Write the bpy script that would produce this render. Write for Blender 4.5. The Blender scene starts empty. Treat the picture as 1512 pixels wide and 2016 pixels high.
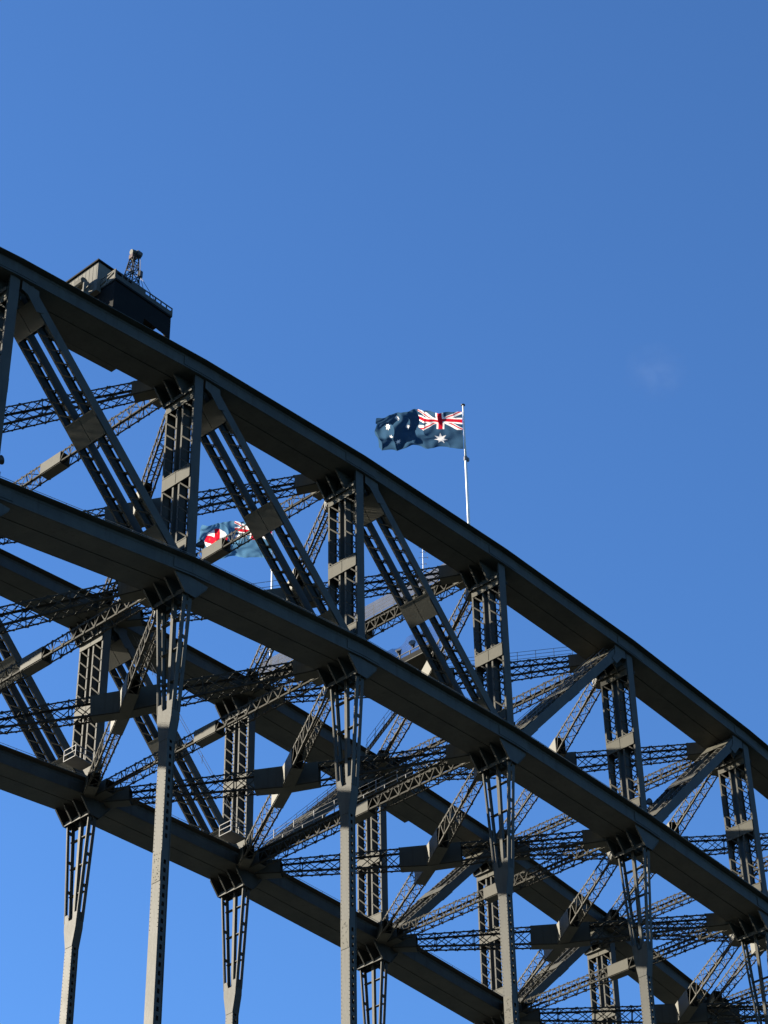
import bpy, bmesh, math, random
import numpy as np
from mathutils import Vector, Matrix
random.seed(7)
S = bpy.context.scene
COL = S.collection

# ------------------------------------------------------------------ camera
CAM_LOC = (-123.16, -95.528, 13.896)
RIGHT = Vector((0.67121705, -0.74109824, -0.01552626))
UP = Vector((-0.44922893, -0.42335186, 0.78674428))
FWD = Vector((0.58962788, 0.52110134, 0.61708376))
cd = bpy.data.cameras.new('camera')
cam = bpy.data.objects.new('camera', cd)
COL.objects.link(cam)
M = Matrix((RIGHT, UP, -FWD)).transposed().to_4x4()
M.translation = Vector(CAM_LOC)
cam.matrix_world = M
cd.sensor_fit = 'HORIZONTAL'
cd.sensor_width = 36.0
cd.lens = 4451.04 / 1512 * 36.0
cd.clip_start = 0.5
cd.clip_end = 30000
S.camera = cam

# ------------------------------------------------------------------ light
SUN = Vector((-0.44, 1.0, 0.40)).normalized()
SUN_EL = math.asin(SUN.z)
SUN_AZ = math.atan2(SUN.x, SUN.y)          # clockwise from +Y
w = bpy.data.worlds.new('World')
S.world = w
w.use_nodes = True
nt = w.node_tree
sky = nt.nodes.new('ShaderNodeTexSky')
sky.sky_type = 'NISHITA'
sky.sun_disc = False
sky.sun_elevation = SUN_EL
sky.sun_rotation = SUN_AZ
sky.altitude = 0
sky.air_density = 1.0
sky.dust_density = 0.0
sky.ozone_density = 8.4
bg = nt.nodes['Background']
nt.links.new(sky.outputs[0], bg.inputs[0])
bg.inputs[1].default_value = 0.05
sl = bpy.data.lights.new('sun', 'SUN')
sl.energy = 5.0
sl.angle = math.radians(0.53)
sl.color = (1.0, 0.91, 0.75)
so = bpy.data.objects.new('sun', sl)
COL.objects.link(so)
so.rotation_euler = (-SUN).to_track_quat('-Z', 'Y').to_euler()
so.location = (-60, 80, 200)
S.view_settings.view_transform = 'Standard'
S.view_settings.look = 'None'
S.view_settings.exposure = 2.3
S.view_settings.gamma = 1.0
S.view_settings.use_curve_mapping = False


# ------------------------------------------------------------------ materials
def mat_paint(name, col, rough=0.55, var=0.25, scale=0.6, streak=0.0, spec=0.4, metal=0.0):
    m = bpy.data.materials.new(name)
    m.use_nodes = True
    n = m.node_tree
    b = n.nodes['Principled BSDF']
    tc = n.nodes.new('ShaderNodeTexCoord')
    nz = n.nodes.new('ShaderNodeTexNoise')
    nz.inputs['Scale'].default_value = scale
    nz.inputs['Detail'].default_value = 8
    nz.inputs['Roughness'].default_value = 0.65
    n.links.new(tc.outputs['Object'], nz.inputs['Vector'])
    r = n.nodes.new('ShaderNodeValToRGB')
    r.color_ramp.elements[0].position = 0.32
    r.color_ramp.elements[1].position = 0.68
    r.color_ramp.elements[0].color = tuple(c * (1 - var) for c in col) + (1,)
    r.color_ramp.elements[1].color = tuple(min(1, c * (1 + var)) for c in col) + (1,)
    n.links.new(nz.outputs['Fac'], r.inputs['Fac'])
    out = r.outputs['Color']
    if streak > 0:
        # grime and rust runs: noise stretched along the vertical
        mp = n.nodes.new('ShaderNodeMapping')
        mp.inputs['Scale'].default_value = (2.6, 2.6, 0.22)
        n.links.new(tc.outputs['Object'], mp.inputs['Vector'])
        n2 = n.nodes.new('ShaderNodeTexNoise')
        n2.inputs['Scale'].default_value = 1.3
        n2.inputs['Detail'].default_value = 6
        n.links.new(mp.outputs[0], n2.inputs['Vector'])
        r2 = n.nodes.new('ShaderNodeValToRGB')
        r2.color_ramp.elements[0].position = 0.56
        r2.color_ramp.elements[1].position = 0.74
        r2.color_ramp.elements[0].color = (0, 0, 0, 1)
        r2.color_ramp.elements[1].color = (streak, streak, streak, 1)
        n.links.new(n2.outputs['Fac'], r2.inputs['Fac'])
        mx = n.nodes.new('ShaderNodeMixRGB')
        n.links.new(r2.outputs['Color'], mx.inputs['Fac'])
        n.links.new(out, mx.inputs['Color1'])
        mx.inputs['Color2'].default_value = (col[0] * 0.55, col[1] * 0.42, col[2] * 0.32, 1)
        out = mx.outputs['Color']
    n.links.new(out, b.inputs['Base Color'])
    rr = n.nodes.new('ShaderNodeMapRange')
    rr.inputs['To Min'].default_value = rough - 0.08
    rr.inputs['To Max'].default_value = rough + 0.14
    n.links.new(nz.outputs['Fac'], rr.inputs['Value'])
    n.links.new(rr.outputs[0], b.inputs['Roughness'])
    b.inputs['Specular IOR Level'].default_value = spec
    b.inputs['Metallic'].default_value = metal
    bp = n.nodes.new('ShaderNodeBump')
    bp.inputs['Strength'].default_value = 0.25
    bp.inputs['Distance'].default_value = 0.02
    n3 = n.nodes.new('ShaderNodeTexNoise')
    n3.inputs['Scale'].default_value = 5.0
    n3.inputs['Detail'].default_value = 5
    n.links.new(tc.outputs['Object'], n3.inputs['Vector'])
    n.links.new(n3.outputs['Fac'], bp.inputs['Height'])
    n.links.new(bp.outputs[0], b.inputs['Normal'])
    return m


STEEL = mat_paint('grey_bridge_paint', (0.043, 0.042, 0.035), 0.58, 0.24, 0.5, 0.45, 0.15)
LACE = mat_paint('grey_lattice_paint', (0.036, 0.034, 0.028), 0.62, 0.2, 0.9, 0.3, 0.045)
PLATE = mat_paint('grey_plate_paint', (0.055, 0.052, 0.040), 0.6, 0.14, 0.7, 0.4, 0.14)
RAILM = mat_paint('galvanised_rail', (0.11, 0.11, 0.11), 0.5, 0.12, 2.0, 0.0, 0.3, 0.0)
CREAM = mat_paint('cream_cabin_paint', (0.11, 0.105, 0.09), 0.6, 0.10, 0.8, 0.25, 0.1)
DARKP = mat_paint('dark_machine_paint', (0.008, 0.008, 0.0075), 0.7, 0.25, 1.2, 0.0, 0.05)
WHITE = mat_paint('white_pole_paint', (0.62, 0.62, 0.60), 0.35, 0.04, 1.0, 0.0, 0.5)
REDP = mat_paint('red_oxide_paint', (0.04, 0.012, 0.010), 0.6, 0.2, 2.0)
BLACKP = mat_paint('black_lamp_paint', (0.025, 0.025, 0.028), 0.5, 0.2, 3.0)
ASPH = mat_paint('asphalt', (0.055, 0.052, 0.046), 0.9, 0.2, 0.3)

mw = bpy.data.materials.new('harbour_water_surface')
mw.use_nodes = True
b = mw.node_tree.nodes['Principled BSDF']
b.inputs['Base Color'].default_value = (0.012, 0.03, 0.035, 1)
b.inputs['Roughness'].default_value = 0.35
b.inputs['IOR'].default_value = 1.33
nz = mw.node_tree.nodes.new('ShaderNodeTexNoise')
nz.inputs['Scale'].default_value = 0.35
nz.inputs['Detail'].default_value = 6
tcw = mw.node_tree.nodes.new('ShaderNodeTexCoord')
mw.node_tree.links.new(tcw.outputs['Object'], nz.inputs['Vector'])
bp = mw.node_tree.nodes.new('ShaderNodeBump')
bp.inputs['Strength'].default_value = 0.6
bp.inputs['Distance'].default_value = 0.5
mw.node_tree.links.new(nz.outputs['Fac'], bp.inputs['Height'])
mw.node_tree.links.new(bp.outputs[0], b.inputs['Normal'])


def mat_cloth(name, attr=True, col=(0.5, 0.5, 0.5), trans=0.45, alpha=1.0):
    m = bpy.data.materials.new(name)
    m.use_nodes = True
    n = m.node_tree
    for x in list(n.nodes):
        n.nodes.remove(x)
    out = n.nodes.new('ShaderNodeOutputMaterial')
    d = n.nodes.new('ShaderNodeBsdfDiffuse')
    t = n.nodes.new('ShaderNodeBsdfTranslucent')
    mix = n.nodes.new('ShaderNodeMixShader')
    mix.inputs[0].default_value = trans
    n.links.new(d.outputs[0], mix.inputs[1])
    n.links.new(t.outputs[0], mix.inputs[2])
    tc = n.nodes.new('ShaderNodeTexCoord')
    nz = n.nodes.new('ShaderNodeTexNoise')
    nz.inputs['Scale'].default_value = 1.2
    nz.inputs['Detail'].default_value = 6
    n.links.new(tc.outputs['Object'], nz.inputs['Vector'])
    mr = n.nodes.new('ShaderNodeMapRange')
    mr.inputs['To Min'].default_value = 0.75
    mr.inputs['To Max'].default_value = 1.2
    n.links.new(nz.outputs['Fac'], mr.inputs['Value'])
    mul = n.nodes.new('ShaderNodeMixRGB')
    mul.blend_type = 'MULTIPLY'
    mul.inputs['Fac'].default_value = 1
    n.links.new(mr.outputs[0], mul.inputs['Color2'])
    if attr:
        a = n.nodes.new('ShaderNodeVertexColor')
        a.layer_name = 'print'
        n.links.new(a.outputs['Color'], mul.inputs['Color1'])
    else:
        mul.inputs['Color1'].default_value = tuple(col) + (1,)
    n.links.new(mul.outputs[0], d.inputs[0])
    n.links.new(mul.outputs[0], t.inputs[0])
    last = mix.outputs[0]
    if alpha < 1:
        tr = n.nodes.new('ShaderNodeBsdfTransparent')
        m2 = n.nodes.new('ShaderNodeMixShader')
        m2.inputs[0].default_value = alpha
        n.links.new(tr.outputs[0], m2.inputs[1])
        n.links.new(last, m2.inputs[2])
        last = m2.outputs[0]
    n.links.new(last, out.inputs[0])
    return m


FLAGM = mat_cloth('printed_flag_cloth', True, trans=0.5)
NETM = mat_cloth('blue_shade_net', False, (0.05, 0.085, 0.20), 0.5, 0.6)
SCREENM = mat_cloth('grey_mesh_screen', False, (0.16, 0.165, 0.18), 0.4, 0.6)


# ------------------------------------------------------------------ mesh helpers
def V(*a):
    return np.array(a, float)


def unit(v):
    return v / np.linalg.norm(v)


class MB:
    def __init__(self):
        self.v = []
        self.f = []

    def _add(self, vs, fs):
        o = len(self.v)
        self.v.extend(vs)
        self.f.extend([tuple(i + o for i in f) for f in fs])

    def bar(self, p, q, a, b):
        """box from p to q with half-extents a and b (vectors)"""
        if np.dot(np.cross(a, b), q - p) < 0:
            a = -a
        self._add([p - a - b, p + a - b, p + a + b, p - a + b, q - a - b, q + a - b, q + a + b, q - a + b],
                  [(3, 2, 1, 0), (4, 5, 6, 7), (0, 1, 5, 4), (1, 2, 6, 5), (2, 3, 7, 6), (3, 0, 4, 7)])

    def strip(self, p, q, flat, wid, thk):
        """flat bar p-q: width lies across in the plane whose normal is `flat`"""
        t = unit(q - p)
        nrm = unit(flat)
        side = np.cross(nrm, t)
        side = unit(side)
        n2 = np.cross(t, side)
        self.bar(p, q, side * wid / 2, n2 * thk / 2)

    def box(self, c, sx, sy, sz):
        c = np.array(c, float)
        self.bar(c - V(0, 0, sz / 2), c + V(0, 0, sz / 2), V(sx / 2, 0, 0), V(0, sy / 2, 0))

    def prism(self, pts, ext):
        pts = [np.array(p, float) for p in pts]
        ext = np.array(ext, float)
        nrm = np.zeros(3)
        for i in range(len(pts)):
            nrm += np.cross(pts[i], pts[(i + 1) % len(pts)])
        if np.dot(nrm, ext) < 0:
            pts = pts[::-1]
        k = len(pts)
        fs = [tuple(range(k - 1, -1, -1)), tuple(range(k, 2 * k))]
        for i in range(k):
            j = (i + 1) % k
            fs.append((i, j, k + j, k + i))
        self._add([p - ext / 2 for p in pts] + [p + ext / 2 for p in pts], fs)

    def tube(self, p, q, r0, r1=None, n=8):
        r1 = r0 if r1 is None else r1
        t = unit(q - p)
        a = unit(np.cross(t, V(0.31, 0.17, 0.93) if abs(t[2]) < 0.9 else V(1, 0, 0)))
        b2 = np.cross(t, a)
        vs = []
        for c, r in ((p, r0), (q, r1)):
            for i in range(n):
                an = 2 * math.pi * i / n
                vs.append(c + a * math.cos(an) * r + b2 * math.sin(an) * r)
        fs = [tuple(range(n - 1, -1, -1)), tuple(range(n, 2 * n))]
        for i in range(n):
            j = (i + 1) % n
            fs.append((i, j, n + j, n + i))
        self._add(vs, fs)

    def build(self, name, mat, parent=None, origin=None, kind=None, smooth=False):
        if not self.v:
            return None
        vs = np.array(self.v)
        if origin is None:
            origin = vs.mean(axis=0)
        origin = np.array(origin, float)
        me = bpy.data.meshes.new(name)
        me.from_pydata((vs - origin).tolist(), [], self.f)
        me.update()
        if smooth:
            me.polygons.foreach_set('use_smooth', [True] * len(me.polygons))
        me.materials.append(mat)
        o = bpy.data.objects.new(name, me)
        COL.objects.link(o)
        place(o, parent, origin)
        if kind:
            o['kind'] = kind
        return o


WORLD = {}


def place(o, parent, origin):
    origin = np.array(origin, float)
    WORLD[o.name] = origin
    if parent is not None:
        o.parent = parent
        o.location = tuple(origin - WORLD[parent.name])
    else:
        o.location = tuple(origin)


def thing(name, label, cat, loc=(0, 0, 0), group=None):
    o = bpy.data.objects.new(name, None)
    o.empty_display_size = 1.0
    COL.objects.link(o)
    place(o, None, loc)
    o['label'] = label
    o['category'] = cat
    if group:
        o['group'] = group
    return o


def tag(o, label, cat, group=None):
    o['label'] = label
    o['category'] = cat
    if group:
        o['group'] = group
    return o


# ------------------------------------------------------------------ geometry of the arch
P = 17.96            # panel length
W = 30.02            # truss spacing
ZB = 113.0           # top edge of lower chord at the crown
DEP = 16.80
KB, KT = 0.487, 0.4325
N0, N1 = -5, 6
MW = 3.1             # width of posts and diagonals across the truss
CH = 1.34            # chord depth
DECK = 57.0


# small settlement of the lower chord nodes away from the ideal parabola
DZB = {-5: -4.0, -4: -2.4, -3: -1.2, -2: -0.45, 2: 0.3, 3: 0.5, 4: 0.5, 5: 0.5, 6: 0.5}


def zt(n):
    return ZB + DEP - KT * n * n      # underside of upper chord


def zb(n):
    return ZB - KB * n * n + DZB.get(n, 0.0)            # top of lower chord


# ------------------------------------------------------------------ setting
m = MB()
m.prism([V(-9000, -9000, 0), V(9000, -9000, 0), V(9000, 9000, 0), V(-9000, 9000, 0)], V(0, 0, 0.2))
o = m.build('harbour_water', mw, None, (0, 0, 0))
o['kind'] = 'structure'

bridge = thing('steel_arch_bridge', 'dark grey latticed steel arch bridge with two parallel trusses against blue sky', 'bridge',
               (0, W / 2 + MW / 2, DECK))

m = MB()
m.box((0, W / 2 + MW / 2, DECK - 0.4), 520, 49, 0.8)
for yy in (-6.5, W + MW + 6.5):
    m.box((0, yy, DECK + 0.65), 520, 0.3, 1.3)
for k in range(-14, 15):
    m.box((k * P, W / 2 + MW / 2, DECK - 1.9), 0.8, 40, 2.2)
m.build('road_deck', ASPH, bridge)


# ------------------------------------------------------------------ chords
def chord(name, n, y0, top):
    """one panel of chord between node n and n+1"""
    if top:
        za, zc = zt(n), zt(n + 1)
        lo, hi = 0.10, 0.10 + CH
    else:
        za, zc = zb(n), zb(n + 1)
        lo, hi = -CH, 0.0
    A, B = V(n * P, y0, za), V((n + 1) * P, y0, zc)
    t = unit(B - A)
    u = V(0, 0, 1)
    up = unit(np.cross(t, V(0, 1, 0)) * -1) if np.cross(t, V(0, 1, 0))[2] < 0 else unit(np.cross(t, V(0, 1, 0)))
    ex = 0.004
    A2, B2 = A + t * ex, B - t * ex
    ya, yb = -0.16, 3.28
    m = MB()
    Y = V(0, 1, 0)

    def plank(y_lo, y_hi, z_lo, z_hi):
        c = Y * (y_lo + y_hi) / 2 + u * (z_lo + z_hi) / 2
        m.bar(A2 + c, B2 + c, Y * (y_hi - y_lo) / 2, u * (z_hi - z_lo) / 2)
    # four webs
    for y in (ya + 0.03, 1.0, 2.1, yb - 0.03):
        plank(y - 0.03, y + 0.03, lo + 0.05, hi - 0.06)
    # bottom cover plates with a narrow seam between them
    plank(ya, 1.42, lo, lo + 0.045)
    plank(1.50, yb, lo, lo + 0.045)
    plank(1.3, 1.62, lo + 0.08, lo + 0.12)
    # flange angles along the outer webs
    for s, y in ((-1, ya), (1, yb)):
        y1, y2 = sorted((y + s * 0.02, y + s * 0.10))
        plank(y1, y2, lo + 0.004, lo + 0.03)
        y1, y2 = sorted((y, y + s * 0.022))
        plank(y1, y2, lo + 0.034, lo + 0.20)
        plank(y1, y2, hi - 0.30, hi - 0.10)
    # overhanging top plate
    plank(ya - 0.52, yb + 0.40, hi - 0.05, hi)
    # batten ribs under the plates and splice plates on the sides
    L = np.linalg.norm(B2 - A2)
    for s, y in ((-1, ya), (1, yb)):
        for dist in (0.0, L):
            c = A2 + t * (0.9 if dist == 0 else L - 0.9)
            cc = c + Y * (y + s * 0.035) + u * (lo + hi) / 2
            m.bar(cc - t * 0.9, cc + t * 0.9, Y * 0.013, u * (CH / 2 - 0.24))
    return m.build(name, STEEL, bridge, (A + B) / 2)


# ------------------------------------------------------------------ twin-leg laced member (posts, diagonals)
def twin_member(name, A, B, y0, leg, depth, slant, battens, batten_len):
    t = unit(B - A)
    L = np.linalg.norm(B - A)
    Y = V(0, 1, 0)
    mdir = unit(np.cross(Y, t))
    m = MB()
    lc = MB()
    h = depth / 2
    fl = 0.12
    for (ya, yb) in ((0.0, leg), (MW - leg, MW)):
        for y, s in ((ya, 1), (yb, -1)):
            c = Y * (y0 + y + s * 0.02)
            m.bar(A + c, B + c, mdir * h, Y * 0.02)
            for e in (-1, 1):
                c = Y * (y0 + y + s * (0.045 + fl / 2)) + mdir * e * (h - 0.014)
                m.bar(A + c, B + c, Y * fl / 2, mdir * 0.014)
        # slanting lacing bars on both open faces, opposite hands front and back
        nb = max(2, int(round((L - 1.9) / 1.12)))
        st = (L - 1.9) / nb
        low = -1 if t[2] > 0 else 1
        span = yb - ya - 0.2
        for e in (-1, 1):
            off = mdir * e * (h + 0.018)
            front = (e < 0) if name == 'post' else (e > 0)
            for i in range(nb):
                a = 0.95 + (i + 0.5) * st
                dr = slant * span / 2 * low * (1 if front else -1)
                p = A + t * (a + dr) + Y * (y0 + ya + 0.1) + off
                q = A + t * (a - dr) + Y * (y0 + yb - 0.1) + off
                lc.strip(p, q, mdir, 0.105, 0.022)
                if not front:
                    p = A + t * (a - st / 2 + dr) + Y * (y0 + yb - 0.1) + off * 1.05
                    q = A + t * (a - st / 2 - dr) + Y * (y0 + ya + 0.1) + off * 1.05
                    lc.strip(p, q, mdir, 0.09, 0.02)
    o = m.build(name, STEEL, bridge, (A + B) / 2 + V(0, y0 + MW / 2, 0))
    lc.build('lacing', LACE, o, None, 'stuff')
    for fr in battens:
        bm = MB()
        c = A + t * L * fr + Y * (y0 + MW / 2)
        for e in (-1, 1):
            cc = c + mdir * e * (h + 0.055)
            hb = (MW / 2 - 0.07) / 2 - 0.012
            for sd in (-1, 1):
                cy = cc + Y * sd * (hb + 0.024)
                bm.bar(cy - t * batten_len / 2, cy + t * batten_len / 2, Y * hb, mdir * 0.014)
            for ed in (-1, 1):
                ce = cc + t * ed * (batten_len / 2 - 0.05) + mdir * e * 0.024
                bm.bar(ce - t * 0.045, ce + t * 0.045, Y * (MW / 2 - 0.09), mdir * 0.010)
        bm.build('batten_plate', PLATE, o)
    return o


def gusset(n, y0, top, down):
    """four gusset fins at a node, outside plates included; down = which way they reach"""
    m = MB()
    x = n * P
    if top:
        z0 = zt(n) + 0.12
    else:
        z0 = zb(n) if not down else zb(n) - CH - 0.02
    d = -1 if down else 1
    hgt = 1.75 if top else (1.55 if down else 1.25)
    wt, wb = (2.0, 0.62) if not (top and True) else (1.9, 0.66)
    if not top and down:
        wt, wb = 1.7, 0.55
    ys = (-0.05, 1.0, MW - 1.0, MW + 0.05) if (down and not top) else (1.0, MW - 1.0, MW + 0.05)
    for y in ys:
        m.prism([V(x - wt, y0 + y, z0), V(x + wt, y0 + y, z0), V(x + wt * 0.92, y0 + y, z0 + d * 0.28),
                 V(x + wb, y0 + y, z0 + d * hgt), V(x - wb, y0 + y, z0 + d * hgt), V(x - wt * 0.92, y0 + y, z0 + d * 0.28)],
                V(0, 0.03, 0))
        for s in (-1, 1):
            m.bar(V(x + s * wt * 0.92, y0 + y, z0 + d * 0.30), V(x + s * wb, y0 + y, z0 + d * (hgt - 0.02)), V(0, 0.07, 0), V(0.016, 0, 0))
    if top and n != 0:
        # outer plate where the diagonal arrives
        s = 1 if n < 0 else -1
        m.prism([V(x + s * 0.62, y0 - 0.035, z0), V(x + s * 2.15, y0 - 0.035, z0), V(x + s * 2.25, y0 - 0.035, z0 - 1.0),
                 V(x + s * 2.75, y0 - 0.035, z0 - 1.75), V(x + s * 2.1, y0 - 0.035, z0 - 2.0), V(x + s * 1.2, y0 - 0.035, z0 - 0.95),
                 V(x + s * 0.62, y0 - 0.035, z0 - 0.8)], V(0, 0.03, 0))
    # tie plate across the fins at their toe
    for s in (-1, 1):
        m.box((x + s * (wb + 0.03), y0 + MW / 2, z0 + d * (hgt - 0.18)), 0.03, MW - 0.1, 0.34)
    return m.build('gusset_plate', STEEL, bridge)


# ------------------------------------------------------------------ hangers
def hanger(n, y0):
    x = n * P
    z1 = zb(n) - CH - 0.4
    zj = z1 - 10.4          # where the two legs meet
    D = 0.34                # half extent along the bridge
    yc = y0 + MW / 2
    hw = 0.42               # half width of the shaft
    m = MB()
    for s in (-1, 1):
        yt = yc + s * (MW / 2 - 0.12)
        ybm = yc + s * 0.72

        def P3(fr, dx):
            return V(x + dx * (1 - 0.15 * fr), yt + (ybm - yt) * fr, z1 + (zj - z1) * fr)
        Yn = V(0, 0.022, 0)
        # slotted web plate: two side strips and solid rungs
        for e in (-1, 1):
            m.bar(P3(0, e * 0.27), P3(1, e * 0.27), V(0.165, 0, 0), Yn)
            # flange angles
            m.bar(P3(0, e * 0.425) + V(0, -s * 0.055, 0), P3(1, e * 0.425) + V(0, -s * 0.055, 0), V(0.012, 0, 0), V(0, 0.035, 0))
        for f0, f1 in ((0, .10), (.145, .18), (.42, .45), (.69, .72), (.93, 1.0)):
            m.bar(P3(f0, 0), P3(f1, 0), V(0.16, 0, 0), Yn)
    # narrow tie between the legs, with its stiffening fin, running down into the shaft
    m.bar(V(x - 0.10, yc + 0.05, z1), V(x - 0.10, yc + 0.02, zj + 0.2), V(0.014, 0, 0), V(0, 0.13, 0))
    m.bar(V(x + 0.13, yc + 0.05, z1), V(x + 0.13, yc + 0.02, zj + 0.2), V(0.21, 0, 0), V(0, 0.016, 0))
    for fz in (0.25, 0.5, 0.75):
        zz = z1 + (zj - z1) * fz
        hwz = MW / 2 - 0.14 + (0.70 - MW / 2 + 0.14) * fz
        m.box((x + 0.1, yc, zz), 0.30, 2 * hwz - 0.02, 0.06)
    # splice head, a little wider than the shaft
    for e in (-1, 1):
        xx = x + e * (D + 0.03)
        m.prism([V(xx, yc - 0.74, zj + 0.7), V(xx, yc - 0.70, zj - 0.6), V(xx, yc - hw + 0.02, zj - 2.3),
                 V(xx, yc + hw - 0.02, zj - 2.3), V(xx, yc + 0.70, zj - 0.6), V(xx, yc + 0.74, zj + 0.7),
                 V(xx, yc + 0.35, zj + 0.7), V(xx, yc + 0.2, zj + 0.1), V(xx, yc - 0.2, zj + 0.1), V(xx, yc - 0.35, zj + 0.7)], V(0.03, 0, 0))
    for s in (-1, 1):
        m.prism([V(x - D, yc + s * 0.715, zj + 0.1), V(x + D, yc + s * 0.715, zj + 0.1), V(x + D, yc + s * 0.69, zj - 0.6),
                 V(x + D, yc + s * (hw - 0.03), zj - 2.3), V(x - D, yc + s * (hw - 0.03), zj - 2.3), V(x - D, yc + s * 0.69, zj - 0.6)][:3]
                + [V(x - D, yc + s * 0.69, zj - 0.6)], V(0, 0.02, 0))
        m.prism([V(x - D, yc + s * 0.69, zj - 0.6), V(x + D, yc + s * 0.69, zj - 0.6), V(x + D, yc + s * (hw - 0.03), zj - 2.3),
                 V(x - D, yc + s * (hw - 0.03), zj - 2.3)], V(0, 0.02, 0))
    zend = DECK
    zs = zj - 1.9
    # broad cover plates
    for e in (-1, 1):
        m.bar(V(x + e * D, yc, zs), V(x + e * D, yc, zend), V(0, hw, 0), V(0.018, 0, 0))
    # perforated side plates
    for s in (-1, 1):
        yy = yc + s * (hw - 0.05)
        for e in (-1, 1):
            m.bar(V(x + e * 0.216, yy, zs), V(x + e * 0.216, yy, zend), V(0.106, 0, 0), V(0, 0.016, 0))
        z = zs
        k = 0
        while z > 78 - abs(n):
            k += 1
            solid = 1.6 if k == 14 else 0.27
            m.bar(V(x, yy, z), V(x, yy, z - solid), V(0.112, 0, 0), V(0, 0.016, 0))
            z -= solid + 0.34
        m.bar(V(x, yy, z), V(x, yy, zend), V(0.112, 0, 0), V(0, 0.016, 0))
    o = m.build('hanger', STEEL, bridge, (x, yc, z1))
    # splice plates part way down and rows of rivets along the cover plates
    sp = MB()
    for e in (-1, 1):
        for zz in (zj - 12.0,):
            sp.bar(V(x + e * (D + 0.032), yc, zz + 1.1), V(x + e * (D + 0.032), yc, zz - 1.1), V(0, hw - 0.02, 0), V(0.013, 0, 0))
    sp.build('splice_plate', PLATE, o)
    rv = MB()
    for s in (-1, 1):
        z = zj - 2.6
        while z > 82:
            c = V(x - D - 0.02, yc + s * (hw - 0.06), z)
            rv._add([c + V(0, -.034, 0), c + V(0, 0, .034), c + V(0, .034, 0), c + V(0, 0, -.034), c + V(-.028, 0, 0)],
                    [(1, 0, 4), (2, 1, 4), (3, 2, 4), (0, 3, 4)])
            z -= 0.30
    for k in range(24):
        c = V(x - D - 0.048, yc + random.uniform(-.3, .3), zj - 12 + random.uniform(-1, 1))
        rv._add([c + V(0, -.034, 0), c + V(0, 0, .034), c + V(0, .034, 0), c + V(0, 0, -.034), c + V(-.028, 0, 0)],
                [(1, 0, 4), (2, 1, 4), (3, 2, 4), (0, 3, 4)])
    rv.build('rivets', STEEL, o, None, 'stuff')
    return o


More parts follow.
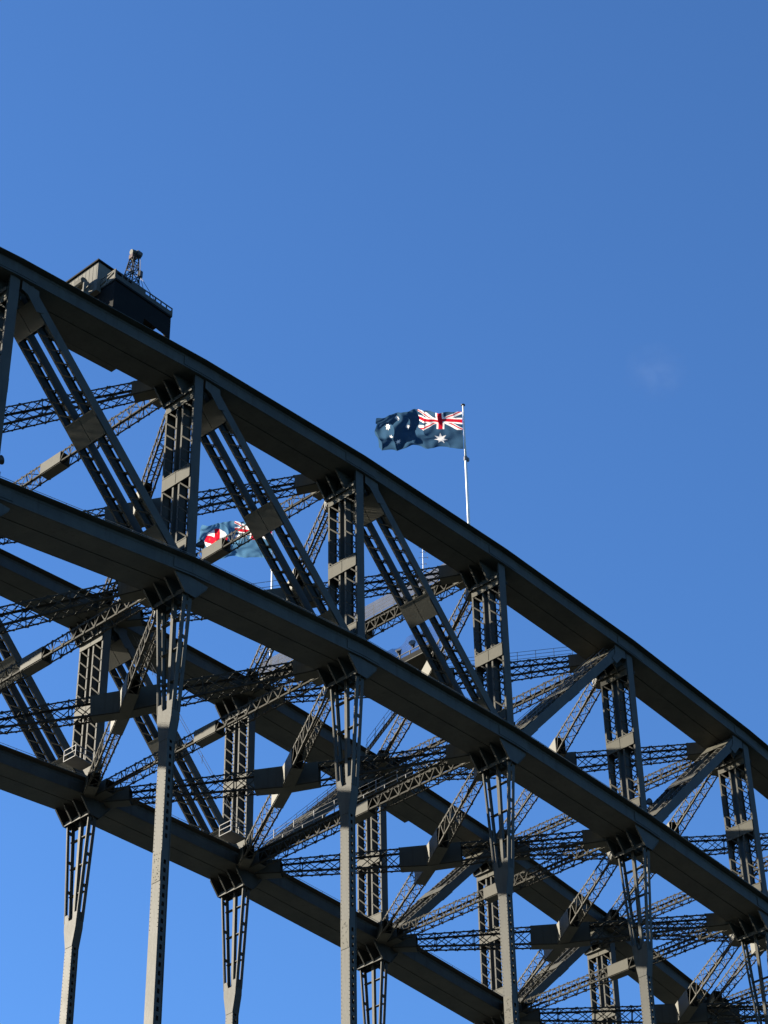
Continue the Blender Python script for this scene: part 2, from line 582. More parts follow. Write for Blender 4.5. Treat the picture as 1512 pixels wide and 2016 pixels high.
# ------------------------------------------------------------------ laterals: latticed box girders
def lattice_girder(name, A, B, wid, h0, hm, side, end_len, mid_len, drop=0.0, mid_end_caps=True):
    A = A - V(0, 0, drop)
    B = B - V(0, 0, drop)
    t = unit(B - A)
    L = np.linalg.norm(B - A)
    s = unit(np.cross(V(0, 0, 1), t))
    u = np.cross(t, s)

    def H(x):
        return h0 + (hm - h0) * (1 - abs(2 * x / L - 1))

    def pt(x, e, bot):
        return A + t * x + s * (e * wid / 2) - u * (H(x) if bot else 0)
    m = MB()
    for e in (-1, 1):
        for bot in (0, 1):
            for xa, xb in ((0, L / 2), (L / 2, L)):
                p, q = pt(xa, e, bot), pt(xb, e, bot)
                d = u * (0.07 if bot else -0.07)
                m.bar(p + d, q + d, u * 0.07, s * 0.014)
                di = s * (-e * 0.078)
                m.bar(p + di, q + di, s * 0.064, u * 0.013)
    o = m.build(name, LACE, bridge, A + t * L / 2)
    lc = MB()
    hmean = (h0 + hm) / 2
    np_ = max(4, int(round((L - 2 * end_len) / (hmean * 1.12))))
    st = (L - 2 * end_len) / np_
    for e in (-1, 1):
        off = s * e * 0.018
        for i in range(np_):
            a, bb = end_len + i * st, end_len + (i + 1) * st
            if abs((a + bb) / 2 - L / 2) < mid_len / 2 - 0.2:
                continue
            for bot in (0, 1):
                c = pt(a, e, bot) + off * 1.4 + u * (0.13 if bot else -0.13)
                hw_ = random.uniform(0.09, 0.15)
                lc.bar(c - t * hw_, c + t * hw_, u * random.uniform(0.10, 0.15), s * 0.010)
                c = pt(a + random.uniform(-.2, .2), e, bot) + u * (-0.03 if bot else 0.03)
                lc.bar(c - t * 0.06, c + t * 0.06, u * 0.03, s * 0.05)
            if side == 'X':
                lc.strip(pt(a, e, 0) + off, pt(bb, e, 1) + off, s, 0.080, 0.02)
                lc.strip(pt(a, e, 1) + off * 2.4, pt(bb, e, 0) + off * 2.4, s, 0.080, 0.02)
            else:
                mid = (a + bb) / 2
                lc.strip(pt(a, e, 1) + off, pt(mid, e, 0) + off, s, 0.080, 0.02)
                lc.strip(pt(mid, e, 0) + off * 2.2, pt(bb, e, 1) + off * 2.2, s, 0.080, 0.02)
            if i % 2 == 0:
                lc.strip(pt(a, e, 0) - off, pt(a, e, 1) - off, s, 0.08, 0.02)
    nq = max(6, int(round((L - 2 * end_len) / (wid * 0.95))))
    sq = (L - 2 * end_len) / nq
    for bot in (0, 1):
        off = u * (-0.03 if bot else 0.03)
        for i in range(nq):
            a, bb = end_len + i * sq, end_len + (i + 1) * sq
            if abs((a + bb) / 2 - L / 2) < mid_len / 2 - 0.2:
                continue
            e = 1 if i % 2 else -1
            lc.strip(pt(a, e, bot) + off, pt(bb, -e, bot) + off, u, 0.080, 0.02)
            if side == 'X':
                lc.strip(pt(a, -e, bot) + off * 1.8, pt(bb, e, bot) + off * 1.8, u, 0.065, 0.02)
    lc.build('lacing', LACE, o, None, 'stuff')

    def solid(x0, x1, caps):
        g = MB()
        xm = (x0 + x1) / 2
        xs = [x0, xm, x1]
        for i in range(2):
            xa, xb = xs[i], xs[i + 1]
            for e in (-1, 1):
                f = s * e * 0.045
                g.prism([pt(xa, e, 0) + f, pt(xb, e, 0) + f, pt(xb, e, 1) + f, pt(xa, e, 1) + f], s * 0.025)
            for bot in (0, 1):
                f = u * (-0.06 if bot else 0.06)
                g.prism([pt(xa, -1, bot) + f, pt(xb, -1, bot) + f, pt(xb, 1, bot) + f, pt(xa, 1, bot) + f], u * 0.022)
        g.build('gusset_plate', PLATE, o)
    if mid_len > 0:
        solid(L / 2 - mid_len / 2, L / 2 + mid_len / 2, mid_end_caps)
    solid(0.0, end_len, False)
    solid(L - end_len, L, False)
    return o


# ------------------------------------------------------------------ assemble the trusses
for y0 in (0.0, W):
    for n in range(N0, N1):
        chord('upper_chord', n, y0, True)
        chord('lower_chord', n, y0, False)
    for n in range(N0, N1 + 1):
        gusset(n, y0, True, True)
        gusset(n, y0, False, False)
        gusset(n, y0, False, True)
        twin_member('post', V(n * P, 0, zb(n) + 0.02), V(n * P, 0, zt(n) + 0.08), y0, 1.32, 0.86, 1.05,
                    (0.08, 0.47, 0.90), 1.25)
        hanger(n, y0)
    for n in range(N0, N1):
        if n < 0:
            A, B = V(n * P + 1.3, 0, zt(n) + 0.05), V((n + 1) * P - 1.35, 0, zb(n + 1) + 0.05)
        else:
            A, B = V(n * P + 1.35, 0, zb(n) + 0.05), V((n + 1) * P - 1.3, 0, zt(n + 1) + 0.05)
        twin_member('diagonal', A, B, y0, 1.08, 0.82, 0.80, (0.09, 0.50, 0.93), 2.0)

yi, yf = 3.30, W - 0.18       # inner faces of the chords
for n in range(N0, N1 + 1):
    ztop = zt(n) + CH - 0.15
    lattice_girder('cross_strut', V(n * P, yi, ztop), V(n * P, yf, ztop), 0.90, 1.05, 1.05, 'V', 1.6, 2.4)
    zlow = zb(n) - 0.25
    lattice_girder('cross_strut', V(n * P, yi, zlow), V(n * P, yf, zlow), 0.90, 1.05, 1.05, 'V', 1.6, 2.4)
for n in range(N0, N1):
    for f, add in ((zt, CH - 0.22), (zb, -0.32)):
        a, c = f(n) + add, f(n + 1) + add
        lattice_girder('lateral_brace', V((n + 1) * P - 0.9, yi, c), V(n * P + 0.9, yf, a), 0.95, 1.15, 1.95, 'X', 2.2, 5.4)
        lattice_girder('lateral_brace', V(n * P + 0.9, yi, a), V((n + 1) * P - 0.9, yf, c), 0.90, 1.10, 1.90, 'V', 2.2, 6.6, 0.035)


# narrow catwalk plates along the inner edges of the upper chords, ending part way
def catwalk(n, f1, y):
    m = MB()
    A = V(n * P, y, zt(n) + 0.115)
    B = V((n + 1) * P, y, zt(n + 1) + 0.115)
    m.bar(A, A + (B - A) * f1, V(0, 0.30, 0), V(0, 0, 0.02))
    return m.build('catwalk_plate', STEEL, bridge)


catwalk(-5, 1.0, 3.60)
catwalk(-4, 1.0, 3.60)
catwalk(-3, 0.70, 3.60)
catwalk(0, 1.0, W + 3.60)
catwalk(1, 0.42, W + 3.60)


# ------------------------------------------------------------------ rails, walkways
def handrail(pts, hgt, label, group=None, step=2.2, rails=2, r=0.022, name='handrail'):
    pts = [np.array(p, float) for p in pts]
    root = thing(name, label, 'handrail', pts[0], group)
    for i in range(len(pts) - 1):
        a, c = pts[i], pts[i + 1]
        k = max(1, int(round(np.linalg.norm(c - a) / step)))
        for j in range(k + (1 if i == len(pts) - 2 else 0)):
            p = a + (c - a) * j / k
            ps = MB()
            ps.tube(p, p + V(0, 0, hgt), r * 1.2, None, 5)
            ps.build('post', RAILM, root)
        for q in range(rails):
            z = V(0, 0, hgt * (q + 1) / rails)
            rm = MB()
            rm.tube(a + z, c + z, r, None, 5)
            rm.build('rail', RAILM, root)
    return root


def nodes(f, n0, n1, y, dz):
    return [V(n * P, y, f(n) + dz) for n in range(n0, n1 + 1)]


handrail(nodes(zb, N0, N1, -0.42, 0.01), 0.32, 'low cable rail along the outer edge of the near lower chord', None, 3.0, 2, 0.022)
handrail(nodes(zb, N0, N1, W - 0.42, 0.01), 0.34, 'low cable rail along the outer edge of the far lower chord', None, 3.0, 2, 0.022)
zs_ = zt(0) + CH
# walkway across the crown at upper chord level
def walkway(name, label, z, x, ya, yb, screen):
    root = thing(name, label, 'walkway', (x, ya, z))
    m = MB()
    m.box((x, (ya + yb) / 2, z), 1.1, yb - ya, 0.07)
    for k in range(int((yb - ya) / 2.0)):
        m.box((x, ya + 1 + 2 * k, z - 0.09), 1.2, 0.10, 0.10)
    m.build('deck_grating', STEEL, root)
    for s in (-1, 1):
        k = int((yb - ya) / 2.4)
        for i in range(k + 1):
            y = ya + 0.2 + (yb - ya - 0.4) * i / k
            pm = MB()
            pm.box((x + s * 0.55, y, z + 0.62), 0.06, 0.06, 1.2)
            pm.build('rail_post', RAILM, root)
        for zz in (0.4, 0.8, 1.2):
            rm = MB()
            rm.tube(V(x + s * 0.55, ya + 0.1, z + zz), V(x + s * 0.55, yb - 0.1, z + zz), 0.024, None, 5)
            rm.build('rail', RAILM, root)
    if screen:
        sm = MB()
        sm.box((x - 0.60, (ya + yb) / 2, z + 0.80), 0.015, yb - ya - 0.5, 1.45)
        sm.build('mesh_screen', SCREENM, root)
    return root


walkway('walkway', 'screened grating walkway across the crown between the upper chords', zs_ + 0.05, 0.0, 4.5, W - 1.2, True)
walkway('walkway', 'open grating walkway across the crown between the lower chords', zb(0) - 0.02, 0.0, 4.5, W - 1.0, False)
# railing along the top lateral right of the crown
za = zt(0) + CH
zc = zt(1) + CH
ln = lambda f: V(P - 0.9 + (0.9 - P + 0.9) * f, yi + (yf - yi) * f, zc + (za - zc) * f - 0.1)
handrail([ln(0.06), ln(0.44)], 1.15, 'thin grey railing on the level brace right of the crown post', None, 1.6, 3, 0.024)
handrail([ln(0.62) , ln(0.97)], 1.15, 'thin grey railing beside the far flagpole', None, 2.6, 2, 0.024)
lm = lambda f: V(-0.9 + (0.9 - P + 0.9) * f, yi + (yf - yi) * f, zt(0) + CH + (zt(-1) - zt(0)) * f - 0.1)
handrail([lm(0.48), lm(0.86)], 1.15, 'two-bar railing on the brace seen under the far flag', None, 3.4, 2, 0.026)


def diag_rail(y, label, n=0):
    A = V(n * P + 2.0, y, zb(n) + 1.1)
    B = V((n + 1) * P - 2.0, y, zt(n + 1) - 0.5)
    return handrail([A, B], 1.05, label, None, 2.0, 3, 0.022)


diag_rail(W + 0.1, 'outer stair railing on the far diagonal right of the crown')
diag_rail(W + 2.9, 'inner stair railing on the far diagonal right of the crown')
diag_rail(0.9, 'stair railing on the near diagonal right of the crown')


def foot_platform(x, y, z, label):
    root = thing('inspection_platform', label, 'platform', (x, y, z), 'inspection platforms at the feet of the far diagonals')
    m = MB()
    m.box((x, y, z), 1.9, 1.5, 0.06)
    m.build('deck_grating', RAILM, root)
    for dx, dy in ((-0.92, -0.72), (0.92, -0.72), (-0.92, 0.72), (0, -0.72)):
        m = MB()
        m.box((x + dx, y + dy, z + 0.52), 0.06, 0.06, 1.04)
        m.build('rail_post', RAILM, root)
    for zz in (0.55, 1.04):
        m = MB()
        m.box((x, y - 0.72, z + zz), 1.84, 0.06, 0.06)
        m.box((x - 0.92, y, z + zz), 0.06, 1.44, 0.06)
        m.build('rail', RAILM, root)
    return root


foot_platform(-P - 2.9, W - 0.9, zb(-1) + 0.55, 'small railed platform at the foot of the leftmost far diagonal')
foot_platform(-2.9, W - 0.9, zb(0) + 0.55, 'small railed platform at the foot of the far diagonal left of the crown')


A_, B_ = V(-P + 2.0, W + 0.2, zt(-1) - 0.2), V(-1.6, W + 0.2, zb(0) + 2.0)
handrail([A_ + V(.5, 0, .5), B_ + V(.5, 0, .5)], 0.9, 'thin ladder railing on the far diagonal left of the crown', None, 2.2, 2, 0.02)


def staircase(name, label, A, B, wid, treads, rail_dir):
    A, B = np.array(A, float), np.array(B, float)
    root = thing(name, label, 'stairs', A)
    d = B - A
    hor = unit(V(d[0], d[1], 0))
    s = V(-hor[1], hor[0], 0)
    for e in (-1, 1):
        m = MB()
        m.bar(A + s * e * wid / 2, B + s * e * wid / 2, s * 0.02, V(0, 0, 0.09))
        m.build('stringer', STEEL, root)
    for i in range(treads):
        c = A + d * (i + 0.5) / treads
        m = MB()
        m.bar(c - s * (wid / 2 - 0.03), c + s * (wid / 2 - 0.03), hor * 0.09, V(0, 0, 0.022))
        m.build('tread', RAILM, root)
    for e in (-1, 1):
        m = MB()
        for k in range(5):
            c = A + d * k / 4 + s * e * (wid / 2 + 0.03)
            m.tube(c, c + V(0, 0, 1.05), 0.026, None, 5)
        for z in (0.55, 1.05):
            m.tube(A + s * e * (wid / 2 + 0.03) + V(0, 0, z), B + s * e * (wid / 2 + 0.03) + V(0, 0, z), 0.022, None, 5)
        m.build('handrail', RAILM, root)
    return root


staircase('staircase', 'steep open-tread steel stair under the near lower chord beside a steep brace', (9.0, 24.0, 125.5), (11.4, 21.8, 130.6), 0.95, 13, 1)
dA, dB = V(2.0, W + 1.55, zb(0) + 0.9), V(P - 2.2, W + 1.55, zt(1) - 0.75)
staircase('staircase', 'long climbing stair lying on the far diagonal right of the crown', dA, dB, 0.85, 44, 1)
staircase('staircase', 'long climbing stair lying on the near diagonal right of the crown', V(2.0, 1.55, zb(0) + 0.9), V(P - 2.2, 1.55, zt(1) - 0.75), 0.85, 44, 1)


# ------------------------------------------------------------------ flagpoles
def flagpole(y, ztop, label):
    z0 = zt(0) + CH + 0.15
    root = thing('flagpole', label, 'flagpole', (0, y, z0), 'white flagpoles at the crown')
    m = MB()
    m.tube(V(0, y, z0), V(0, y, z0 + 0.12), 0.30, 0.30, 16)
    m.tube(V(0, y, z0 + 0.12), V(0, y, z0 + 0.9), 0.22, 0.17, 16)
    m.build('base', WHITE, root, None, None, False)
    m = MB()
    zj = z0 + (ztop - z0) * 0.66
    m.tube(V(0, y, z0 + 0.5), V(0, y, zj), 0.13, 0.115, 18)
    m.tube(V(0, y, zj), V(0, y, ztop), 0.10, 0.08, 18)
    o = m.build('mast', WHITE, root, None, None, False)
    for p in o.data.polygons:
        p.use_smooth = len(p.vertices) == 4
    m = MB()
    m.tube(V(0, y, zj - 0.25), V(0, y, zj + 0.2), 0.18, 0.16, 16)
    m.box((0.16, y - 0.1, zj - 0.1), 0.22, 0.22, 0.35)
    m.build('collar', RAILM, root)
    m = MB()
    m.tube(V(0, y, ztop), V(0, y, ztop + 0.06), 0.19, 0.19, 16)
    m.tube(V(0, y, ztop + 0.06), V(0, y, ztop + 0.20), 0.17, 0.05, 16)
    m.build('cap', BLACKP, root)
    return z0


Z_NP = 149.9
flagpole(3.35, Z_NP, 'white flagpole on the near crown carrying the flag with stars')
Z_FP = 149.9
flagpole(27.75, Z_FP, 'white flagpole on the far crown seen through the trusses')


# ------------------------------------------------------------------ flags
def star(px, py, cx, cy, r, n=7, inner=0.44, rot=0.0):
    dx, dy = px - cx, py - cy
    d = math.hypot(dx, dy)
    if d > r:
        return False
    a = (math.atan2(dx, dy) - rot) % (2 * math.pi / n)
    a = abs(a - math.pi / n)            # 0 at notch, pi/n at tip
    tipx, tipy = r, 0.0
    ri = r * inner
    h = math.pi / n
    al = h - a                          # angle away from tip
    # edge from tip (r,0) to notch (ri*cos h, ri*sin h)
    x1, y1 = r, 0
    x2, y2 = ri * math.cos(h), ri * math.sin(h)
    qx, qy = d * math.cos(al), d * math.sin(al)
    return (x2 - x1) * (qy - y1) - (y2 - y1) * (qx - x1) >= 0


BLUE = (0.024, 0.056, 0.100)
WHT = (0.72, 0.67, 0.63)
RED = (0.46, 0.010, 0.025)


def union(u, v):
    """u 0..2 along, v 0..1 up"""
    x, y = u - 1.0, v - 0.5
    if abs(x) < 0.10 or abs(y) < 0.10:
        return RED
    if abs(x) < 0.167 or abs(y) < 0.167:
        return WHT
    d1 = (x - 2 * y) / math.sqrt(5)
    d2 = (x + 2 * y) / math.sqrt(5)
    if abs(d1) < 0.1 or abs(d2) < 0.1:
        if abs(d1) < 0.1:
            if (x > 0 and 0.0 < d1 < 0.067) or (x < 0 and -0.067 < d1 < 0.0):
                return RED
        else:
            if (x > 0 and -0.067 < d2 < 0.0) or (x < 0 and 0.0 < d2 < 0.067):
                return RED
        return WHT
    return BLUE


def print_southern(u, v):
    """flag 2 x 1; u from the hoist"""
    if u < 1.0 and v > 0.5:
        return union(u * 2, (v - 0.5) * 2)
    if star(u, v, 0.5, 0.25, 0.155):
        return WHT
    for cx, cy, r in ((1.5, 0.167, 0.066), (1.25, 0.5625, 0.066), (1.5, 0.833, 0.066), (1.722, 0.61, 0.066)):
        if star(u, v, cx, cy, r):
            return WHT
    if star(u, v, 1.6, 0.45, 0.045, 5):
        return WHT
    return BLUE


def print_badge(u, v):
    if u < 1.0 and v > 0.5:
        return union(u * 2, (v - 0.5) * 2)
    x, y = u - 1.5, v - 0.5
    if math.hypot(x, y) < 0.31:
        if math.hypot(x, y) < 0.04:
            return (0.55, 0.14, 0.03)
        if abs(x) < 0.075 or abs(y) < 0.075:
            if 0.165 < max(abs(x), abs(y)) < 0.205 and min(abs(x), abs(y)) < 0.02:
                return (0.50, 0.06, 0.03)
            return RED
        return WHT
    return BLUE


def flag(y, ztop, fn, label, Lx, Hz, dirv, ph, curl, sag=0.055, wave=1.0):
    NU, NV = 220, 110
    dirv = unit(np.array(dirv, float))
    nrm = unit(np.cross(dirv, V(0, 0, 1)))
    vs, cols = [], []
    for j in range(NV + 1):
        v = j / NV
        for i in range(NU + 1):
            f = i / NU
            amp = min(1.0, 0.10 + 1.15 * f) * wave
            w1 = f * 8.2 + ph + (1 - v) * 1.5
            w2 = f * 15 + ph * 2.3 + v * 3.6 + 1.3 * math.sin(v * 5 + f * 4)
            w3 = f * 27 - v * 8 + ph + 2.2 * math.sin(f * 6 + v * 5)
            w4 = v * 12 + f * 10 + ph + 1.5 * math.sin(f * 11)
            w5 = f * 46 + v * 14 + 2.5 * math.sin(v * 9 - f * 8)
            rid = lambda a: 1 - 1.6 * abs(math.sin(a / 2)) ** 0.8
            off = amp * (0.30 * math.sin(w1) + 0.32 * math.sin(w2) + 0.21 * rid(w3) + 0.20 * math.sin(w4) + 0.05 * math.sin(w5))
            along = Lx * (f - 0.03 * f * f)
            along -= curl * 0.55 * max(0.0, f - 0.55) * abs(v - 0.5) ** 1.6 * 9.0 + 0.10 * f * math.sin(v * 11 + ph)
            z = -Hz * (1 - v) - sag * Lx * f * f * (0.55 + 0.45 * v) + amp * (0.07 * math.sin(f * 13 + ph) + 0.06 * math.sin(f * 24 + 2 * v))
            # the fly end gathers towards its middle
            z -= (v - 0.5) * Hz * 0.75 * max(0.0, f - 0.62) ** 1.2 * curl
            p = V(0, y, ztop) + dirv * (0.14 + along) + nrm * off + V(0, 0, z)
            vs.append(p)
            cols.append(fn(f * 2, v))
    fs = []
    for j in range(NV):
        for i in range(NU):
            a = j * (NU + 1) + i
            fs.append((a, a + 1, a + NU + 2, a + NU + 1))
    me = bpy.data.meshes.new('flag')
    org = V(0, y, ztop)
    me.from_pydata([tuple(p - org) for p in vs], [], fs)
    at = me.color_attributes.new('print', 'FLOAT_COLOR', 'POINT')
    flat = np.array([c + (1.0,) for c in cols], dtype=np.float32).ravel()
    at.data.foreach_set('color', flat)
    me.polygons.foreach_set('use_smooth', [True] * len(me.polygons))
    me.materials.append(FLAGM)
    o = bpy.data.objects.new('flag', me)
    COL.objects.link(o)
    place(o, None, org)
    return tag(o, label, 'flag', 'flags flying at the crown')


FD = (-0.72, 0.70, 0.0)
flag(3.35, Z_NP - 0.80, print_southern, 'dark blue flag with white stars and red crosses flying from the near pole', 8.25, 4.35, FD, 0.4, 0.35)
BACKLIT_BLUE = (0.060, 0.140, 0.23)  # flag blue raised to paint in sunlight coming through the cloth
flag(27.75, Z_FP - 0.70, lambda u, v: BACKLIT_BLUE if print_badge(u, v) == BLUE else print_badge(u, v),
     'blue flag with white disc and red cross badge flying behind the trusses', 7.3, 4.3, FD, 0.9, 0.5, 0.012, 0.62)


# ------------------------------------------------------------------ small mast and floodlights
ma = thing('antenna_mast', 'thin white antenna mast with short crossarms on the crown brace', 'antenna', (-2.7, 6.5, zt(0) + 1.2))
m = MB()
m.tube(V(-2.7, 6.5, zt(0) + 1.2), V(-2.7, 6.5, zt(0) + 4.2), 0.05, 0.035, 8)
m.build('mast', WHITE, ma)
for zz, dx in ((2.0, 0.25), (2.7, 0.42), (3.3, 0.25), (3.8, 0.4)):
    m = MB()
    c = V(-2.7, 6.5, zt(0) + zz)
    m.tube(c - V(dx * .7, -dx * .7, 0.02), c + V(dx * .7, -dx * .7, 0.05), 0.02, None, 5)
    m.tube(c + V(dx * .7, -dx * .7, -0.06), c + V(dx * .7, -dx * .7, 0.12), 0.035, None, 6)
    m.build('crossarm', RAILM, ma)


def floodlight(p, label, aim=(0.75, -0.25, 0.45), size=1.0, arm=(-0.45, 0, 0)):
    p = np.array(p, float)
    root = thing('floodlight', label, 'floodlight', p, 'floodlights on the bridge steel')
    a = unit(np.array(aim, float))
    m = MB()
    m.tube(p - a * 0.28 * size, p + a * 0.10 * size, 0.17 * size, 0.30 * size, 14)
    m.tube(p - a * 0.42 * size, p - a * 0.28 * size, 0.10 * size, 0.17 * size, 14)
    m.tube(p + a * 0.10 * size, p + a * 0.15 * size, 0.33 * size, 0.33 * size, 14)
    m.build('lamp_housing', BLACKP, root)
    m = MB()
    m.tube(p + a * 0.151 * size, p + a * 0.17 * size, 0.28 * size, 0.28 * size, 14)
    m.build('lens', RAILM, root)
    m = MB()
    arm = np.array(arm, float)
    m.tube(p - V(0, 0, 0.62 * size), p - V(0, 0, 0.2 * size), 0.045, 0.045, 6)
    m.tube(p - V(0, 0, 0.62 * size), p - V(0, 0, 0.62 * size) + arm, 0.045, 0.045, 6)
    m.build('bracket', BLACKP, root)
    return root


floodlight((1 * P + 0.95, 0.12, zb(1) + 2.05), 'round black floodlight at the foot of the first post right of the crown')
floodlight((-2 * P + 0.98, 0.12, zb(-2) + 2.15), 'round black floodlight at the foot of the post left of the far flag')
floodlight((-3 * P + 0.55, 0.12, zb(-3) + 2.2), 'round black floodlight at the left edge of the photo')
floodlight((9.0, 19.77, 134.75), 'lower black floodlight standing before the blue shade net', (-0.6, -0.3, 0.5), 0.95, (0, 0.4, 0))
floodlight((9.0, 18.05, 134.8), 'upper black floodlight on a bracket before the blue shade net', (-0.7, -0.4, 0.2), 1.05, (0, -0.9, 0.1))
# gantry platform on the brace crossing, with the shade net
pf = thing('work_platform', 'small dark work platform on the brace crossing right of the crown', 'platform', (9.0, 18.0, 132.1))
m = MB()
m.box((9.0, 18.0, 132.15), 2.4, 6.8, 0.12)
m.build('deck_grating', STEEL, pf)
for k in range(6):
    m = MB()
    m.box((7.85, 14.9 + k * 1.24, 132.65), 0.10, 0.10, 0.95)
    m.build('rail_post', PLATE, pf)
for zz in (132.6, 133.12):
    m = MB()
    m.box((7.85, 18.2, zz), 0.07, 6.6, 0.14 if zz < 133 else 0.07)
    m.build('rail', PLATE, pf)
m = MB()
m.box((7.80, 18.2, 132.45), 0.03, 6.7, 0.50)
m.build('kick_board', DARKP, pf)
NU, NV = 40, 10
vs, fs = [], []
for j in range(NV + 1):
    for i in range(NU + 1):
        f = i / NU
        yy = 23.4 - 8.0 * f
        sc = 0.22 * abs(math.sin(f * math.pi * 4.0)) + 0.05 * math.sin(f * 29)
        top = 136.15 + 0.9 * f - sc * 1.3
        bot = 131.8
        z = bot + (top - bot) * j / NV
        vs.append((9.9 + 0.25 * math.sin(f * 14 + j * .3) * j / NV, yy, z))
for j in range(NV):
    for i in range(NU):
        a = j * (NU + 1) + i
        fs.append((a, a + 1, a + NU + 2, a + NU + 1))
me = bpy.data.meshes.new('shade_net')
c0 = np.array((9.9, 19.4, 131.8))
me.from_pydata([tuple(np.array(p) - c0) for p in vs], [], fs)
me.polygons.foreach_set('use_smooth', [True] * len(me.polygons))
me.materials.append(NETM)
o = bpy.data.objects.new('shade_net', me)
COL.objects.link(o)
place(o, None, c0)
tag(o, 'sheer blue scalloped shade net standing behind two floodlights', 'net')

# ------------------------------------------------------------------ maintenance crane on the near upper chord
cr = thing('maintenance_crane', 'maintenance crane with pale cabin and dark platform riding the near upper chord', 'crane', (-42.5, 1.5, 128.7))
# platform deck, level
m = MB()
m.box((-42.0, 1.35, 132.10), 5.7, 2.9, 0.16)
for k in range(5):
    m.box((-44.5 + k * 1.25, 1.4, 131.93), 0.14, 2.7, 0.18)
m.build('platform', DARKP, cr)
# near-black sheets stand in for the shaded underside, camera side and right end
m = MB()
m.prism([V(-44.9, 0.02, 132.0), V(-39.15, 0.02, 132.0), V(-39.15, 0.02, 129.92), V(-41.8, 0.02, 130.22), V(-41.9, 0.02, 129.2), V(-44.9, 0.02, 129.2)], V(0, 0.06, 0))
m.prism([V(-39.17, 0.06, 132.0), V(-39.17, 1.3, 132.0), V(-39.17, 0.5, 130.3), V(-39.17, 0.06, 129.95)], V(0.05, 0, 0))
m.build('dark_underside_sheet', DARKP, cr)
# parapet: grey band with openings
m = MB()
m.box((-42.0, -0.08, 132.40), 5.8, 0.06, 0.42)
m.box((-42.0, -0.08, 132.96), 5.8, 0.05, 0.10)
for k in range(11):
    m.box((-44.85 + k * 0.57, -0.08, 132.76), 0.10, 0.05, 0.34)
m.box((-42.6, -0.085, 132.76), 1.4, 0.03, 0.34)
m.box((-39.12, 1.3, 132.5), 0.05, 2.8, 0.75)
m.build('parapet', STEEL, cr)
# parapet end with a diagonal brace, paler colour paints in its sunlit face
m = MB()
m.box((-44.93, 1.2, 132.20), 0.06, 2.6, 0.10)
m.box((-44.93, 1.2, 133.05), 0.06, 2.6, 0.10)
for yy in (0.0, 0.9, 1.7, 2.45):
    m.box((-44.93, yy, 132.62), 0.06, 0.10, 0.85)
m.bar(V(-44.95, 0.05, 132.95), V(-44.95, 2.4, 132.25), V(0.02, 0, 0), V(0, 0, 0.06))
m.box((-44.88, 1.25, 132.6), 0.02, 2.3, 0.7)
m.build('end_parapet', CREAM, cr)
# cabin behind
cab = MB()
cab.box((-43.3, 3.45, 133.25), 4.0, 3.7, 2.9)
o = cab.build('cabin', CREAM, cr)
m = MB()
m.box((-43.3, 3.45, 134.78), 4.3, 4.0, 0.14)
m.build('roof', DARKP, o)
for yy, zz, sy, sz in ((3.75, 132.75, 0.5, 0.45),):
    m = MB()
    m.box((-45.33, yy, zz), 0.06, sy, sz)
    m.build('window', BLACKP, o)
m = MB()
for k in range(9):
    m.box((-45.305, 1.75 + k * 0.42, 133.5), 0.012, 0.03, 2.3)
m.build('wall_seams', CREAM, o)
# equipment hung on the lit end wall
m = MB()
m.tube(V(-45.75, 2.5, 132.9), V(-45.75, 3.3, 132.9), 0.38, 0.38, 14)
m.build('cable_reel', PLATE, cr)
m = MB()
m.box((-45.7, 2.35, 131.9), 0.5, 0.12, 1.9)
m.box((-45.7, 3.0, 131.6), 0.5, 0.12, 1.4)
m.box((-45.8, 4.3, 132.0), 0.5, 0.5, 0.8)
m.bar(V(-45.8, 1.9, 132.0), V(-45.8, 3.9, 131.2), V(0.06, 0, 0), V(0, 0, 0.05))
m.build('equipment_frame', CREAM, cr)
# bogies and legs on the chord
for xx in (-44.4, -43.4, -42.45):
    for yy in (0.25, 2.95):
        zc_ = zt(xx / P) + CH + 0.1
        bg_ = MB()
        bg_.box((xx, yy, (zc_ + 0.45 + 131.9) / 2), 0.35, 0.28, 131.9 - zc_ - 0.45)
        bo = bg_.build('leg', DARKP, cr)
        wh = MB()
        wh.tube(V(xx, yy - 0.14, zc_ + 0.28), V(xx, yy + 0.14, zc_ + 0.28), 0.28, 0.28, 16)
        wh.build('wheel', BLACKP, bo)
m = MB()
for yy in (0.25, 2.95):
    m.bar(V(-46.2, yy, zt(-46.2 / P) + CH + 0.75), V(-42.2, yy, zt(-42.2 / P) + CH + 0.75), V(0, 0.12, 0), V(0, 0, 0.22))
m.box((-43.55, 1.35, 130.6), 2.6, 2.5, 2.7)  # near-black box added to fill the shaded space under the platform
m.build('undercarriage_and_dark_fill', DARKP, cr)
# jib: four-legged lattice mast tapering upwards, leaning a little
jb = MB()
A0, A1 = V(-42.9, 0.6, 133.0), V(-42.55, 0.75, 136.5)
w0, w1 = 0.50, 0.22
def jp(f, a, b_):
    ww = w0 + (w1 - w0) * f
    return A0 + (A1 - A0) * f + V(a * ww, b_ * ww, 0)
for a in (-1, 1):
    for b_ in (-1, 1):
        jb.tube(jp(0, a, b_), jp(1, a, b_), 0.05, 0.05, 6)
K = 5
for k in range(K):
    f0, f1 = k / K, (k + 1) / K
    for a in (-1, 1):
        sg = 1 if k % 2 else -1
        jb.tube(jp(f0, a, sg), jp(f1, a, -sg), 0.035, None, 5)
        jb.tube(jp(f0, sg, a), jp(f1, -sg, a), 0.035, None, 5)
        jb.tube(jp(f1, a, -1), jp(f1, a, 1), 0.03, None, 5)
        jb.tube(jp(f1, -1, a), jp(f1, 1, a), 0.03, None, 5)
jo = jb.build('jib', LACE, cr)
m = MB()
m.box(A1 + V(-0.12, 0.05, 0.0), 0.42, 0.4, 0.4)
m.build('winch_housing', REDP, jo)
m = MB()
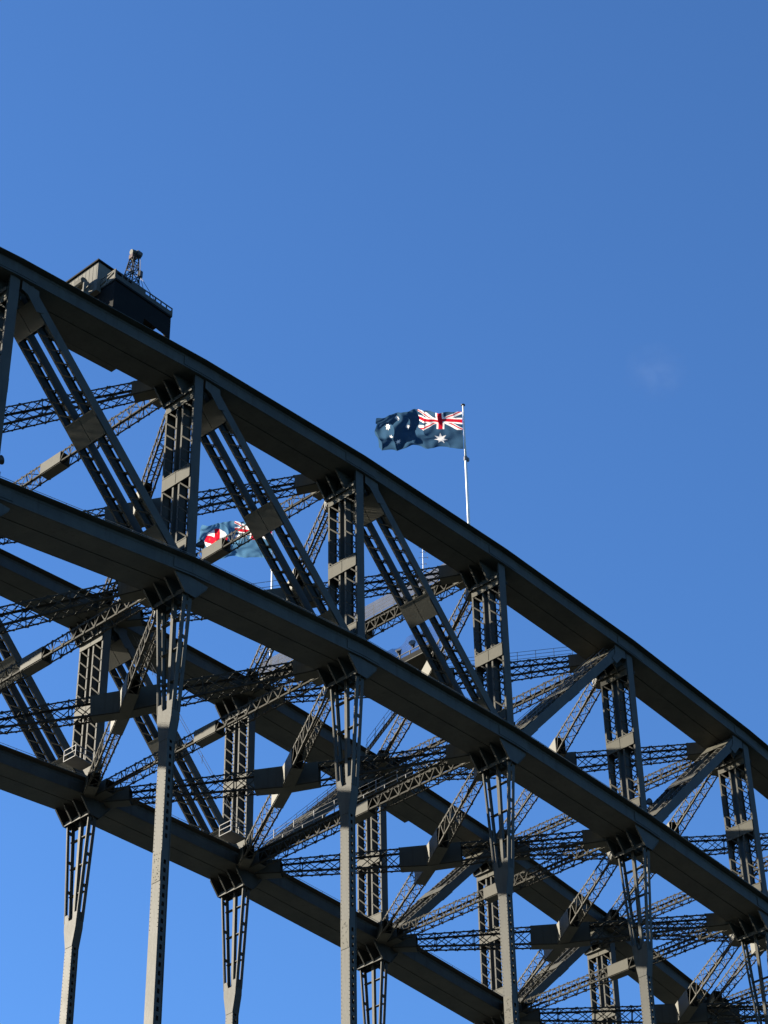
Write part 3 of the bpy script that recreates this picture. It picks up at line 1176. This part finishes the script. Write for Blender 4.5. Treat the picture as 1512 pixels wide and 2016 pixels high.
m.tube(A1 + V(0.05, -0.15, 0.42), A1 + V(0.45, -0.15, 0.42), 0.30, 0.30, 14)
m.build('sheave', BLACKP, jo)
m = MB()
m.tube(A1 + V(-0.35, 0.0, 0.40), A1 + V(0.04, -0.05, 0.50), 0.22, 0.22, 10)
m.build('sheave_guard', PLATE, jo)
hk = A1 + V(0.62, -0.1, -1.55)
m = MB()
m.tube(A1 + V(0.5, -0.15, 0.25), hk, 0.02, None, 5)
m.tube(A1 + V(0.35, -0.15, 0.2), hk + V(-.1, 0, 0), 0.02, None, 5)
m.tube(hk, V(-41.6, 0.3, 132.9), 0.022, None, 5)
m.tube(hk, V(-40.6, 0.2, 132.9), 0.022, None, 5)
m.tube(hk, V(-41.9, 1.3, 132.9), 0.022, None, 5)
m.build('cable', BLACKP, cr)
m = MB()
m.box(hk + V(0, 0, 0.15), 0.28, 0.28, 0.6)
m.build('hook_block', BLACKP, cr)

# ------------------------------------------------------------------ a last wisp of cloud, far behind the bridge
mc = bpy.data.materials.new('thin_cloud')
mc.use_nodes = True
n = mc.node_tree
for x in list(n.nodes):
    n.nodes.remove(x)
out = n.nodes.new('ShaderNodeOutputMaterial')
pv = n.nodes.new('ShaderNodeVolumePrincipled')
pv.inputs['Color'].default_value = (1, 1, 1, 1)
tc = n.nodes.new('ShaderNodeTexCoord')
ln_ = n.nodes.new('ShaderNodeVectorMath')
ln_.operation = 'LENGTH'
n.links.new(tc.outputs['Object'], ln_.inputs[0])
fall = n.nodes.new('ShaderNodeMapRange')
fall.inputs['From Min'].default_value = 1.0
fall.inputs['From Max'].default_value = 0.15
n.links.new(ln_.outputs['Value'], fall.inputs['Value'])
nz = n.nodes.new('ShaderNodeTexNoise')
nz.inputs['Scale'].default_value = 2.4
nz.inputs['Detail'].default_value = 6
nz.inputs['Roughness'].default_value = 0.62
n.links.new(tc.outputs['Object'], nz.inputs['Vector'])
cut = n.nodes.new('ShaderNodeMapRange')
cut.inputs['From Min'].default_value = 0.42
cut.inputs['From Max'].default_value = 0.75
n.links.new(nz.outputs['Fac'], cut.inputs['Value'])
mu = n.nodes.new('ShaderNodeMath')
mu.operation = 'MULTIPLY'
n.links.new(fall.outputs[0], mu.inputs[0])
n.links.new(cut.outputs[0], mu.inputs[1])
mu2 = n.nodes.new('ShaderNodeMath')
mu2.operation = 'MULTIPLY'
n.links.new(mu.outputs[0], mu2.inputs[0])
mu2.inputs[1].default_value = 0.00055
n.links.new(mu2.outputs[0], pv.inputs['Density'])
n.links.new(pv.outputs[0], out.inputs['Volume'])
dv = (FWD + RIGHT * ((1292 - 756) / 4451.0) - UP * ((730 - 1008) / 4451.0)).normalized()
pc = Vector(CAM_LOC) + dv * 4000
me = bpy.data.meshes.new('cloud')
bmc = bmesh.new()
bmesh.ops.create_icosphere(bmc, subdivisions=3, radius=1.0)
bmc.to_mesh(me)
bmc.free()
me.materials.append(mc)
o = bpy.data.objects.new('cloud', me)
COL.objects.link(o)
o.location = pc
o.scale = (70, 60, 52)
o['kind'] = 'stuff'
o['label'] = 'tiny faint wisp of cloud in the blue sky right of the flag'
